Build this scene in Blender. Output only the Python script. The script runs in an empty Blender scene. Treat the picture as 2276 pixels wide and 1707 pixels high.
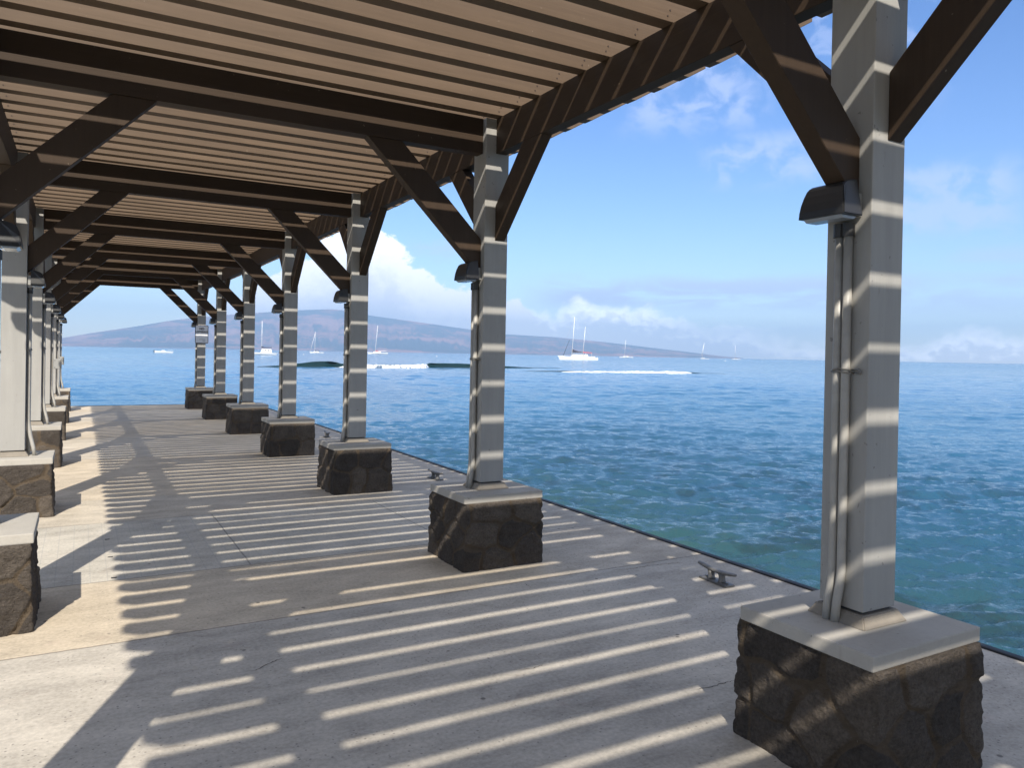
import bpy, bmesh, math, random
import numpy as np
from mathutils import Vector, Matrix, noise as mnoise

random.seed(4); np.random.seed(4)
R = math.radians
scene = bpy.context.scene
COL = scene.collection

# ------------------------------------------------------------------ helpers
def tag(o, label=None, cat=None, group=None, kind=None):
    if label: o['label'] = label
    if cat: o['category'] = cat
    if group: o['group'] = group
    if kind: o['kind'] = kind
    return o

def empty(name, loc=(0, 0, 0), rz=0.0):
    o = bpy.data.objects.new(name, None)
    o.empty_display_size = 0.2
    COL.objects.link(o)
    o.location = loc
    o.rotation_euler = (0, 0, rz)
    return o

def link_mesh(name, me, mat, parent=None, loc=(0, 0, 0)):
    if mat is not None and not me.materials:
        me.materials.append(mat)
    o = bpy.data.objects.new(name, me)
    COL.objects.link(o)
    o.location = loc
    if parent: o.parent = parent
    return o

def from_bm(name, bm, mat, parent=None, loc=(0, 0, 0), smooth=False):
    bmesh.ops.recalc_face_normals(bm, faces=bm.faces[:])
    me = bpy.data.meshes.new(name)
    bm.to_mesh(me); bm.free()
    if smooth:
        me.polygons.foreach_set('use_smooth', [True] * len(me.polygons))
    return link_mesh(name, me, mat, parent, loc)

def add_box(bm, x0, x1, y0, y1, z0, z1, bevel=0.0):
    b = bmesh.new()
    bmesh.ops.create_cube(b, size=1)
    for v in b.verts:
        v.co = Vector(((x0 + x1) / 2 + v.co.x * (x1 - x0), (y0 + y1) / 2 + v.co.y * (y1 - y0), (z0 + z1) / 2 + v.co.z * (z1 - z0)))
    if bevel:
        bmesh.ops.bevel(b, geom=b.edges[:], offset=bevel, segments=2, profile=0.6, affect='EDGES')
    me = bpy.data.meshes.new('tmp'); b.to_mesh(me); b.free()
    bm.from_mesh(me); bpy.data.meshes.remove(me)

def box(x0, x1, y0, y1, z0, z1, bevel=0.0):
    bm = bmesh.new(); add_box(bm, x0, x1, y0, y1, z0, z1, bevel); return bm

def add_prism(bm, poly, axis, a, b):
    """extrude a 2-D polygon along axis ('x': poly is (y,z); 'y': poly is (x,z); 'z': poly is (x,y))"""
    def P(p, t):
        return {'x': (t, p[0], p[1]), 'y': (p[0], t, p[1]), 'z': (p[0], p[1], t)}[axis]
    v0 = [bm.verts.new(P(p, a)) for p in poly]
    v1 = [bm.verts.new(P(p, b)) for p in poly]
    bm.faces.new(v0); bm.faces.new(v1[::-1])
    n = len(poly)
    for i in range(n):
        bm.faces.new((v0[i], v0[(i + 1) % n], v1[(i + 1) % n], v1[i]))

def add_tube(bm, pts, r, seg=10, closed=False):
    pts = [Vector(p) for p in pts]
    rings = []
    n = len(pts)
    ref = Vector((0.3, 0.9, 0.2)).normalized()
    for i, p in enumerate(pts):
        if closed: d = pts[(i + 1) % n] - pts[i - 1]
        else: d = pts[min(i + 1, n - 1)] - pts[max(i - 1, 0)]
        d.normalize()
        rf = ref if abs(d.dot(ref)) < 0.95 else Vector((1, 0, 0))
        u = d.cross(rf).normalized(); w = d.cross(u)
        rr = r[i] if isinstance(r, (list, tuple)) else r
        rings.append([bm.verts.new(p + (u * math.cos(2 * math.pi * k / seg) + w * math.sin(2 * math.pi * k / seg)) * rr) for k in range(seg)])
    m = n if closed else n - 1
    for i in range(m):
        a, b = rings[i], rings[(i + 1) % n]
        for k in range(seg):
            bm.faces.new((a[k], a[(k + 1) % seg], b[(k + 1) % seg], b[k]))
    if not closed:
        bm.faces.new(rings[0][::-1]); bm.faces.new(rings[-1])

def add_loft(bm, rings, cap=True):
    vr = [[bm.verts.new(p) for p in r] for r in rings]
    n = len(vr[0])
    for a, b in zip(vr[:-1], vr[1:]):
        for k in range(n):
            try: bm.faces.new((a[k], a[(k + 1) % n], b[(k + 1) % n], b[k]))
            except ValueError: pass
    if cap:
        bm.faces.new(vr[0][::-1]); bm.faces.new(vr[-1])

# ------------------------------------------------------------------ node helpers
class NT:
    def __init__(self, tree): self.t = tree; self.N = tree.nodes; self.L = tree.links
    def n(self, typ, **kw):
        nd = self.N.new(typ)
        for k, v in kw.items():
            if k.startswith('i_'):
                key = k[2:]; key = int(key) if key.isdigit() else key.replace('_', ' ')
                self.set(nd.inputs[key], v)
            else: setattr(nd, k, v)
        return nd
    def set(self, sock, v):
        if hasattr(v, 'is_output'): self.L.new(v, sock)
        else: sock.default_value = v
    def math(self, op, a, b=0.0, c=None, clamp=False):
        nd = self.N.new('ShaderNodeMath'); nd.operation = op; nd.use_clamp = clamp
        self.set(nd.inputs[0], a); self.set(nd.inputs[1], b)
        if c is not None: self.set(nd.inputs[2], c)
        return nd.outputs[0]
    def smooth(self, x, a, b, lo=0.0, hi=1.0):
        nd = self.N.new('ShaderNodeMapRange'); nd.interpolation_type = 'SMOOTHSTEP'
        self.set(nd.inputs['Value'], x)
        for k, v in (('From Min', a), ('From Max', b), ('To Min', lo), ('To Max', hi)): self.set(nd.inputs[k], v)
        return nd.outputs[0]
    def mix(self, f, a, b, mode='MIX'):
        nd = self.N.new('ShaderNodeMix'); nd.data_type = 'RGBA'; nd.blend_type = mode
        self.set(nd.inputs[0], f); self.set(nd.inputs[6], a); self.set(nd.inputs[7], b)
        return nd.outputs[2]
    def noise(self, vec, scale, detail=4, rough=0.55, dist=0.0, dim='3D'):
        nd = self.N.new('ShaderNodeTexNoise'); nd.noise_dimensions = dim
        self.set(nd.inputs['Vector'], vec); self.set(nd.inputs['Scale'], scale); self.set(nd.inputs['Detail'], detail)
        self.set(nd.inputs['Roughness'], rough); self.set(nd.inputs['Distortion'], dist)
        return nd.outputs[0]
    def vscale(self, vec, s):
        nd = self.N.new('ShaderNodeVectorMath'); nd.operation = 'MULTIPLY'
        self.set(nd.inputs[0], vec); self.set(nd.inputs[1], s); return nd.outputs[0]
    def ramp(self, x, stops):
        nd = self.N.new('ShaderNodeValToRGB'); self.set(nd.inputs[0], x)
        e = nd.color_ramp.elements
        while len(e) < len(stops): e.new(0.5)
        for q, (p, c) in zip(e, stops): q.position = p; q.color = c if len(c) == 4 else (*c, 1)
        return nd.outputs[0]
    def sep(self, v):
        nd = self.N.new('ShaderNodeSeparateXYZ'); self.set(nd.inputs[0], v); return nd.outputs
    def comb(self, x, y, z):
        nd = self.N.new('ShaderNodeCombineXYZ')
        for i, v in enumerate((x, y, z)): self.set(nd.inputs[i], v)
        return nd.outputs[0]
    def bump(self, h, strength, dist, normal=None):
        nd = self.N.new('ShaderNodeBump'); self.set(nd.inputs['Height'], h)
        self.set(nd.inputs['Strength'], strength); self.set(nd.inputs['Distance'], dist)
        if normal is not None: self.set(nd.inputs['Normal'], normal)
        return nd.outputs[0]

def C4(c): return (c[0], c[1], c[2], 1.0)

def new_mat(name):
    m = bpy.data.materials.new(name); m.use_nodes = True
    t = NT(m.node_tree); t.N.clear()
    b = t.n('ShaderNodeBsdfPrincipled'); o = t.n('ShaderNodeOutputMaterial')
    t.L.new(b.outputs[0], o.inputs[0])
    return m, t, b

def coords(t, which='Object'):
    return t.n('ShaderNodeTexCoord').outputs[which]
def world_pos(t):
    return t.n('ShaderNodeNewGeometry').outputs['Position']

def simple(name, col, rough=0.5, metal=0.0, var=0.12, scale=6.0, bump=0.0, spec=0.5):
    m, t, b = new_mat(name)
    p = world_pos(t)
    nz = t.noise(p, scale, 5, 0.6)
    f = t.math('MULTIPLY_ADD', nz, 2 * var, 1 - var)
    c = t.mix(1.0, C4(col), t.comb(f, f, f), 'MULTIPLY')
    t.set(b.inputs['Base Color'], c)
    b.inputs['Roughness'].default_value = rough
    b.inputs['Metallic'].default_value = metal
    b.inputs['Specular IOR Level'].default_value = spec
    if bump:
        t.set(b.inputs['Normal'], t.bump(t.noise(p, scale * 12, 3, 0.6), bump, 0.004))
    return m

# ------------------------------------------------------------------ materials
def mat_wood(name, col, axis):
    """brown stained timber, grain running along one object axis"""
    m, t, b = new_mat(name)
    p = coords(t)
    st = {'x': (0.6, 14, 14), 'y': (14, 0.6, 14), 'z': (14, 14, 0.6)}[axis]
    rnd = t.n('ShaderNodeObjectInfo').outputs['Random']
    off = t.n('ShaderNodeVectorMath', operation='ADD')
    t.set(off.inputs[0], world_pos(t)); t.set(off.inputs[1], t.comb(t.math('MULTIPLY', rnd, 9.0), 0.0, t.math('MULTIPLY', rnd, 5.0)))
    g = t.noise(t.vscale(off.outputs[0], st), 3.0, 6, 0.65, 0.6)
    bl = t.noise(off.outputs[0], 1.3, 4, 0.6)
    sp = t.smooth(t.noise(off.outputs[0], 38.0, 2, 0.5), 0.74, 0.80)
    f = t.math('ADD', t.math('MULTIPLY', g, 0.42), t.math('MULTIPLY', bl, 0.45))
    f = t.math('ADD', f, 0.50); f = t.math('ADD', f, t.math('MULTIPLY', t.math('SUBTRACT', rnd, 0.5), 0.16))
    c = t.mix(1.0, C4(col), t.comb(f, f, f), 'MULTIPLY')
    c = t.mix(t.math('MULTIPLY', sp, 0.5), c, (0.30, 0.24, 0.18, 1))
    t.set(b.inputs['Base Color'], c)
    b.inputs['Roughness'].default_value = 0.62
    b.inputs['Specular IOR Level'].default_value = 0.25
    t.set(b.inputs['Normal'], t.bump(g, 0.25, 0.004))
    return m

WOOD = (0.136, 0.093, 0.060)
M_slat = mat_wood('stained_slat_timber', WOOD, 'x')
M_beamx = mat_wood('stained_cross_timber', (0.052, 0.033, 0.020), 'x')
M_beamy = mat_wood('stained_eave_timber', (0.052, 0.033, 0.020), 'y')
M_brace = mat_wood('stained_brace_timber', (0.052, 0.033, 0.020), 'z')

def mat_paint():
    m, t, b = new_mat('weathered_white_paint')
    p = world_pos(t)
    a = t.noise(t.vscale(p, (7, 7, 0.7)), 2.2, 5, 0.6)
    bl = t.noise(p, 1.1, 5, 0.6)
    spot = t.smooth(t.noise(p, 30.0, 2, 0.5), 0.705, 0.750)
    scuff = t.smooth(t.noise(t.vscale(p, (3, 3, 1)), 6.0, 4, 0.7), 0.62, 0.80)
    f = t.math('ADD', t.math('ADD', t.math('MULTIPLY', a, 0.36), t.math('MULTIPLY', bl, 0.30)), 0.66)
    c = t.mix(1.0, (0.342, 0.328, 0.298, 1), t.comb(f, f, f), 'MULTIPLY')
    c = t.mix(t.math('MULTIPLY', scuff, 0.45), c, (0.19, 0.175, 0.15, 1))
    c = t.mix(t.math('MULTIPLY', spot, 0.65), c, (0.14, 0.13, 0.12, 1))
    t.set(b.inputs['Base Color'], c)
    b.inputs['Roughness'].default_value = 0.55
    b.inputs['Specular IOR Level'].default_value = 0.35
    t.set(b.inputs['Normal'], t.bump(t.noise(t.vscale(p, (30, 30, 4)), 3.0, 4, 0.6), 0.18, 0.004))
    return m
M_paint = mat_paint()

def mat_deck():
    m, t, b = new_mat('pier_concrete')
    p = world_pos(t); x, y, z = t.sep(p)
    big = t.noise(p, 0.55, 5, 0.6)
    mid = t.noise(t.vscale(p, (1.0, 2.2, 1)), 2.6, 6, 0.62)
    fine = t.noise(p, 46.0, 3, 0.65)
    grit = t.noise(p, 120.0, 2, 0.6)
    # panel tones by pour: plain grey near, warm cream, ribbed pale grey, warm cream beyond
    near = t.math('SUBTRACT', 1.0, t.smooth(t.math('ADD', y, t.math('MULTIPLY', t.math('SUBTRACT', mid, 0.5), 0.02)), 4.60, 4.62))
    far = t.smooth(y, 7.80, 7.83)
    ribz = t.math('MULTIPLY', t.smooth(y, 5.85, 5.87), t.math('SUBTRACT', 1.0, far))
    cream = (0.510, 0.428, 0.315, 1); grey = (0.455, 0.410, 0.340, 1); pale = (0.470, 0.428, 0.352, 1)
    c = t.mix(near, cream, grey); c = t.mix(ribz, c, pale)
    # later pours further down the pier alternate slightly
    alt = t.math('GREATER_THAN', t.math('SINE', t.math('MULTIPLY', y, 1.03)), 0.15)
    c = t.mix(t.math('MULTIPLY', t.math('MULTIPLY', far, alt), 0.35), c, (0.45, 0.42, 0.36, 1))
    # the outer strip by the water is a cooler pour
    c = t.mix(t.math('MULTIPLY', t.smooth(x, 2.9, 3.4), 0.7), c, (0.392, 0.362, 0.315, 1))
    v = t.math('ADD', t.math('ADD', t.math('MULTIPLY', big, 0.72), t.math('MULTIPLY', mid, 0.95)), 0.15)
    v = t.math('ADD', v, t.math('MULTIPLY', t.math('SUBTRACT', fine, 0.5), 0.75))
    c = t.mix(1.0, c, t.comb(v, v, v), 'MULTIPLY')
    # stains
    st = t.smooth(t.noise(t.vscale(p, (1, 1.5, 1)), 1.7, 6, 0.72, 0.8), 0.56, 0.74)
    c = t.mix(t.math('MULTIPLY', st, 0.52), c, (0.20, 0.165, 0.13, 1))
    pk = t.smooth(t.noise(p, 3.3, 3, 0.6), 0.60, 0.78)
    c = t.mix(t.math('MULTIPLY', pk, 0.25), c, (0.40, 0.30, 0.24, 1))
    # exposed dark pebbles, mostly in the coarse strips
    vo = t.n('ShaderNodeTexVoronoi', feature='F1'); t.set(vo.inputs['Vector'], p); vo.inputs['Scale'].default_value = 50.0
    hole = t.math('SUBTRACT', 1.0, t.smooth(vo.outputs['Distance'], 0.15, 0.33))
    sel = t.sep(vo.outputs['Color'])[0]
    strip = t.math('MAXIMUM', t.smooth(x, 2.7, 3.6), t.math('MULTIPLY', near, 0.4))
    dens = t.math('MULTIPLY_ADD', t.math('MULTIPLY', strip, t.smooth(big, 0.38, 0.66)), 0.75, 0.06)
    peb = t.math('MULTIPLY', hole, t.math('LESS_THAN', sel, dens))
    c = t.mix(t.math('MULTIPLY', peb, 0.55), c, (0.11, 0.10, 0.095, 1))
    # bigger odd specks and gum spots
    v2 = t.n('ShaderNodeTexVoronoi', feature='F1'); t.set(v2.inputs['Vector'], p); v2.inputs['Scale'].default_value = 5.5
    sp2 = t.math('MULTIPLY', t.math('SUBTRACT', 1.0, t.smooth(v2.outputs['Distance'], 0.045, 0.085)), t.math('LESS_THAN', t.sep(v2.outputs['Color'])[1], 0.40))
    c = t.mix(t.math('MULTIPLY', sp2, 0.7), c, (0.07, 0.06, 0.055, 1))
    # joints
    wob = t.math('MULTIPLY', t.math('SUBTRACT', t.noise(p, 5.0, 3, 0.6), 0.5), 0.02)
    def line(v, at, w):
        d = t.math('ABSOLUTE', t.math('SUBTRACT', t.math('ADD', v, wob), at))
        return t.math('SUBTRACT', 1.0, t.smooth(d, w * 0.5, w))
    jn = line(y, 4.61, 0.010)
    for yy in (5.86, 7.81, 11.2, 14.5, 17.8, 21.1, 1.0, -2.4): jn = t.math('MAXIMUM', jn, line(y, yy, 0.009))
    lj = t.math('MAXIMUM', line(x, 1.118, 0.008), line(x, 2.735, 0.008))
    jn = t.math('MAXIMUM', jn, t.math('MULTIPLY', lj, ribz))
    dark = t.math('MULTIPLY', jn, 0.55)
    c = t.mix(dark, c, (0.075, 0.068, 0.06, 1))
    # ribbed pavers: fine grooves along x, thin seams every 105 mm
    seam = t.math('ABSOLUTE', t.math('SUBTRACT', t.math('FRACT', t.math('DIVIDE', t.math('ADD', x, 5.186), 0.1052)), 0.5))
    seam = t.math('MULTIPLY', t.smooth(seam, 0.455, 0.485), ribz)
    c = t.mix(t.math('MULTIPLY', seam, 0.35), c, (0.30, 0.29, 0.27, 1))
    groove = t.math('MULTIPLY', t.math('SINE', t.math('MULTIPLY', y, 2 * math.pi / 0.021)), ribz)
    t.set(b.inputs['Base Color'], c)
    t.set(b.inputs['Roughness'], t.math('MULTIPLY_ADD', mid, -0.25, 0.92))
    b.inputs['Specular IOR Level'].default_value = 0.3
    h = t.math('ADD', t.math('MULTIPLY', fine, 0.6), t.math('MULTIPLY', grit, 0.5))
    h = t.math('SUBTRACT', h, t.math('MULTIPLY', peb, 0.7))
    h = t.math('ADD', h, t.math('MULTIPLY', groove, 0.9))
    h = t.math('SUBTRACT', h, t.math('MULTIPLY', jn, 2.5))
    t.set(b.inputs['Normal'], t.bump(h, 0.32, 0.004))
    return m
M_deck = mat_deck()

def mat_cap():
    m, t, b = new_mat('cast_concrete_cap')
    p = world_pos(t)
    a = t.noise(p, 3.2, 6, 0.62); f0 = t.noise(p, 60.0, 3, 0.6)
    f = t.math('ADD', t.math('ADD', t.math('MULTIPLY', a, 0.45), t.math('MULTIPLY', f0, 0.16)), 0.68)
    c = t.mix(1.0, (0.400, 0.370, 0.318, 1), t.comb(f, f, f), 'MULTIPLY')
    stn = t.smooth(t.noise(t.vscale(p, (5, 5, 1)), 2.0, 5, 0.7), 0.56, 0.78)
    c = t.mix(t.math('MULTIPLY', stn, 0.35), c, (0.21, 0.18, 0.145, 1))
    pit = t.smooth(t.noise(p, 34.0, 2, 0.5), 0.72, 0.77)
    c = t.mix(t.math('MULTIPLY', pit, 0.6), c, (0.11, 0.10, 0.085, 1))
    t.set(b.inputs['Base Color'], c); b.inputs['Roughness'].default_value = 0.85
    b.inputs['Specular IOR Level'].default_value = 0.3
    t.set(b.inputs['Normal'], t.bump(t.math('ADD', f0, a), 0.25, 0.004))
    return m
M_cap = mat_cap()
M_grout = simple('tan_grout', (0.235, 0.205, 0.165), 0.9, var=0.3, scale=9, bump=0.4, spec=0.2)

def mat_rubble():
    m, t, b = new_mat('lava_rubble_masonry')
    p = world_pos(t)
    mo = t.n('ShaderNodeAttribute', attribute_name='mortar').outputs['Fac']
    ti = t.n('ShaderNodeAttribute', attribute_name='tint').outputs['Fac']
    a = t.noise(p, 9.0, 6, 0.65); f0 = t.noise(p, 70.0, 4, 0.7)
    st = t.ramp(ti, [(0.0, (0.064, 0.054, 0.045)), (0.4, (0.082, 0.068, 0.056)), (0.75, (0.104, 0.086, 0.069)), (1.0, (0.132, 0.107, 0.083))])
    f = t.math('ADD', t.math('ADD', t.math('MULTIPLY', a, 1.0), t.math('MULTIPLY', f0, 1.5)), -0.22)
    st = t.mix(1.0, st, t.comb(f, f, f), 'MULTIPLY')
    mf = t.math('MULTIPLY_ADD', a, 0.7, 0.62)
    mc = t.mix(1.0, (0.122, 0.092, 0.063, 1), t.comb(mf, mf, mf), 'MULTIPLY')
    mm = t.smooth(t.math('ADD', mo, t.math('MULTIPLY', t.math('SUBTRACT', t.noise(p, 14.0, 4, 0.6), 0.5), 2.0)), 0.30, 0.85)
    c = t.mix(mm, st, mc)
    sp = t.smooth(t.noise(p, 55.0, 2, 0.5), 0.74, 0.79)
    c = t.mix(t.math('MULTIPLY', sp, 0.5), c, (0.34, 0.31, 0.27, 1))
    t.set(b.inputs['Base Color'], c); b.inputs['Roughness'].default_value = 0.92
    b.inputs['Specular IOR Level'].default_value = 0.15
    f1 = t.noise(t.vscale(p, (1.0, 1.0, 2.2)), 28.0, 5, 0.72, 0.8)
    h = t.math('ADD', t.math('ADD', t.math('MULTIPLY', a, 0.6), t.math('MULTIPLY', f0, 0.7)), f1)
    t.set(b.inputs['Normal'], t.bump(h, 1.0, 0.022))
    return m
M_rubble = mat_rubble()

M_lamp = simple('dark_bronze_housing', (0.022, 0.021, 0.020), 0.38, var=0.2, scale=12, spec=0.5)
M_lens = simple('lamp_glass', (0.30, 0.34, 0.38), 0.15, var=0.1)
M_mount = simple('grey_junction_box', (0.30, 0.295, 0.275), 0.5, var=0.15, scale=15)
M_fit = simple('dark_pipe_fitting', (0.035, 0.034, 0.033), 0.5, var=0.2)
M_pipe = simple('painted_conduit', (0.36, 0.34, 0.30), 0.42, var=0.25, scale=14, spec=0.5)
M_strap = simple('steel_strap', (0.25, 0.24, 0.22), 0.35, 0.8, var=0.2)
M_cleat = simple('galvanised_cleat', (0.20, 0.19, 0.175), 0.55, 0.5, var=0.45, scale=22, bump=0.5)
M_rubber = simple('black_rubber_fender', (0.012, 0.012, 0.014), 0.6, var=0.2)
M_pierside = simple('pier_side_concrete', (0.17, 0.16, 0.14), 0.9, var=0.4, scale=1.2, bump=0.4)
M_signw = simple('white_sign_face', (0.80, 0.78, 0.77), 0.35, var=0.05)
M_signb = simple('sign_dark_border', (0.03, 0.03, 0.05), 0.5)
M_signt = simple('sign_lettering_ink', (0.05, 0.03, 0.03), 0.5)
M_signr = simple('sign_red_ink', (0.25, 0.05, 0.04), 0.5)
M_nail = simple('rusted_nail_head', (0.045, 0.028, 0.020), 0.7)
M_white = simple('white_gelcoat', (0.80, 0.80, 0.78), 0.3, var=0.05, scale=0.6)
M_mast = simple('pale_spar', (0.75, 0.75, 0.73), 0.4, var=0.05)
M_sailnavy = simple('navy_sail_cover', (0.03, 0.03, 0.05), 0.8, var=0.2)
M_red = simple('red_canvas', (0.52, 0.06, 0.05), 0.8, var=0.15)
M_win = simple('dark_cabin_glass', (0.02, 0.025, 0.03), 0.1)
M_tan = simple('tan_canvas', (0.45, 0.36, 0.22), 0.8)
M_rig = simple('rigging_wire', (0.35, 0.34, 0.36), 0.5)
M_buoy = simple('white_buoy', (0.8, 0.78, 0.75), 0.4)

# ------------------------------------------------------------------ dimensions
XR, XL, Y1, S = 2.790, -0.5535, 2.020, 3.3055
A = 0.101                          # half width of a column
ZC, CAPT = 0.549, 0.058            # plinth top, cap thickness
ZB0, ZB1 = 3.147, 3.418            # beam underside / top (slat underside)
SLH, SLT = 0.147, 0.094            # slat height and thickness
PITCH = S / 12.0
ROWS = list(range(-1, 8))          # row 1 is the nearest one in the picture; 0 and -1 stand behind the camera
WATER_Z = -1.1
rowy = lambda i: Y1 + S * (i - 1)

# ------------------------------------------------------------------ pier deck
bm = bmesh.new()
add_box(bm, -3.1, 4.41, -30, 23.30, -0.55, 0.0)
deck = from_bm('pier_deck', bm, M_deck); tag(deck, kind='structure')
bm = bmesh.new()
add_box(bm, -3.02, 4.33, -30.02, 23.22, -3.5, -0.553)
o = from_bm('pier_substructure', bm, M_pierside); tag(o, kind='structure')
bm = bmesh.new()
add_box(bm, 4.413, 4.468, -30, 23.36, -0.33, 0.012, 0.010)
add_box(bm, -3.1, 4.410, 23.303, 23.36, -0.33, 0.008, 0.010)
o = from_bm('edge_fender', bm, M_rubber)
tag(o, 'black rubber fender strip along the seaward edge of the concrete pier', 'fender')

M_crack = simple('crack_dirt', (0.060, 0.052, 0.045), 0.95)
def crack(pts, w):
    rng = random.Random(int(pts[0][0] * 1000)); P = []
    for (x0, y0), (x1, y1) in zip(pts[:-1], pts[1:]):
        n = max(2, int(math.hypot(x1 - x0, y1 - y0) / 0.012))
        for k in range(n): P.append((x0 + (x1 - x0) * k / n + rng.uniform(-.004, .004), y0 + (y1 - y0) * k / n + rng.uniform(-.004, .004)))
    P.append(pts[-1]); bm = bmesh.new(); prev = None
    for k, (x, y) in enumerate(P):
        a_, b_ = P[max(k - 1, 0)], P[min(k + 1, len(P) - 1)]
        L = math.hypot(b_[0] - a_[0], b_[1] - a_[1]) or 1; nx, ny = -(b_[1] - a_[1]) / L, (b_[0] - a_[0]) / L
        h = w * rng.uniform(.35, 1) * min(1, (k + .3) / 5, (len(P) - k - .7) / 5 + .1)
        cur = (bm.verts.new((x + nx * h, y + ny * h, .0012)), bm.verts.new((x - nx * h, y - ny * h, .0012)))
        if prev: bm.faces.new((prev[0], prev[1], cur[1], cur[0]))
        prev = cur
    from_bm('surface_crack', bm, M_crack, deck)
crack([(2.586, 2.742), (2.664, 2.723), (2.761, 2.73), (2.87, 2.724)], .0035); crack([(2.757, 2.790), (2.761, 2.724)], .003)
crack([(2.713, 4.572), (2.704, 4.508), (2.706, 4.462)], .004); crack([(0.728, 3.917), (0.774, 3.912), (0.858, 3.968), (0.932, 4.008)], .004)
crack([(3.46, 4.57), (3.62, 4.53), (3.80, 4.54), (4.11, 4.495)], .004); crack([(1.92, 3.34), (2.02, 3.30), (2.10, 3.33)], .0025)
M_slot = simple('dark_drain_slot', (0.02, 0.02, 0.02), 0.8)
for x0, x1, yy in ((.190, .225, 7.136), (.196, .230, 6.528), (.200, .234, 5.927)):
    from_bm('drain_slot', box(x0, x1, yy - .012, yy + .012, 0.0003, 0.0018), M_slot, deck)

# ------------------------------------------------------------------ pergola (one thing, many parts)
perg = empty('pergola', (0, 0, 0))
tag(perg, 'long brown slatted pergola on white posts with knee braces over the pier', 'pergola')

column_me = None
def proto(name, bm, mat):
    bmesh.ops.recalc_face_normals(bm, faces=bm.faces[:])
    me = bpy.data.meshes.new(name); bm.to_mesh(me); bm.free(); me.materials.append(mat); return me

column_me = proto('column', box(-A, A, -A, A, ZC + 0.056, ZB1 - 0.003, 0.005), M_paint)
cross_me = proto('cross_beam', box(XL + A + 0.001, XR - A - 0.001, -0.050, 0.050, ZB0, ZB1 - 0.001, 0.003), M_beamx)
eave_me = proto('eave_beam', box(-0.045, 0.045, A + 0.001, S - A - 0.001, ZB0 + 0.002, ZB1 - 0.001, 0.003), M_beamy)

def brace_bm(horiz, low, up, y0, y1, axis):
    """45 degree knee brace: from the post face (0) out to horiz[..] under a beam"""
    bm = bmesh.new()
    poly = [(0.001, low), (0.001, up), (horiz[1], ZB0 - 0.001), (horiz[0], ZB0 - 0.001)]
    add_prism(bm, poly, axis, y0, y1)
    bmesh.ops.bevel(bm, geom=bm.edges[:], offset=0.003, segments=1, affect='EDGES')
    return bm
def flip(bm, ix):
    for v in bm.verts: v.co[ix] = -v.co[ix]
    return bm
br_right = proto('brace', flip(brace_bm((0.925, 0.660), 2.213, 2.485, -0.045, 0.045, 'y'), 0), M_brace)   # from right column leftward
br_left = proto('brace', brace_bm((0.850, 0.600), 2.290, 2.545, -0.045, 0.045, 'y'), M_brace)               # from left column rightward
ZL = ZB0 + 0.002
br_fwd = bmesh.new()
def long_brace(sign):
    bm = bmesh.new()
    poly = [(0.001, 2.476), (0.001, 2.747), (0.401, ZL - 0.001), (0.672, ZL - 0.001)]
    add_prism(bm, poly, 'x', -0.043, 0.043)
    bmesh.ops.bevel(bm, geom=bm.edges[:], offset=0.003, segments=1, affect='EDGES')
    if sign < 0: flip(bm, 1)
    return bm
br_plus = proto('brace', long_brace(1), M_brace)
br_minus = proto('brace', long_brace(-1), M_brace)

EO = 0.031                          # eave beams sit toward the outer side of the posts
for i in ROWS:
    y = rowy(i)
    for X, sgn in ((XR, 1), (XL, -1)):
        link_mesh('column', column_me, None, perg, (X, y, 0))
        if i > ROWS[0]: link_mesh('brace', br_minus, None, perg, (X + sgn * EO, y - A, 0))
        if i < ROWS[-1]: link_mesh('brace', br_plus, None, perg, (X + sgn * EO, y + A, 0))
        if i < ROWS[-1]: link_mesh('eave_beam', eave_me, None, perg, (X + sgn * EO, y, 0))
    link_mesh('brace', br_right, None, perg, (XR - A, y, 0))
    link_mesh('brace', br_left, None, perg, (XL + A, y, 0))
    link_mesh('cross_beam', cross_me, None, perg, (0, y, 0))

# slats: 4x6 timbers on edge, clipped tails past both eaves
xa, xb = XL - 0.745, XR + 0.765
poly = [(xa, ZB1 + 0.074), (xa + 0.125, ZB1), (xb - 0.145, ZB1), (xb, ZB1 + 0.085), (xb, ZB1 + SLH), (xa, ZB1 + SLH)]
bm = bmesh.new(); add_prism(bm, poly, 'y', 0.0, SLT)
bmesh.ops.bevel(bm, geom=bm.edges[:], offset=0.002, segments=1, affect='EDGES')
old_faces = set(bm.faces)
for X in (XR - 0.045, XL + 0.045):
    for dx, dz in ((0.0, 0.028), (0.016, 0.062)):
        add_tube(bm, [(X + dx, 0.001, ZB1 + dz), (X + dx, -0.0025, ZB1 + dz)], 0.0055, 6)
for f_ in bm.faces:
    f_.material_index = 0 if f_ in old_faces else 1
slat_me = proto('slat', bm, M_slat)
slat_me.materials.append(M_nail)
Y0S = 4.870
k0 = math.ceil((rowy(-1) - 0.25 - Y0S) / PITCH); k1 = math.floor((rowy(7) + 0.55 - Y0S) / PITCH)
for k in range(k0, k1 + 1):
    o = link_mesh('slat', slat_me, None, perg, (random.uniform(-0.006, 0.006), Y0S + k * PITCH + random.uniform(-0.0015, 0.0015), random.uniform(0, 0.001)))
    o.rotation_euler = (random.uniform(-0.003, 0.003), 0, random.uniform(-0.0003, 0.0003))

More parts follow.
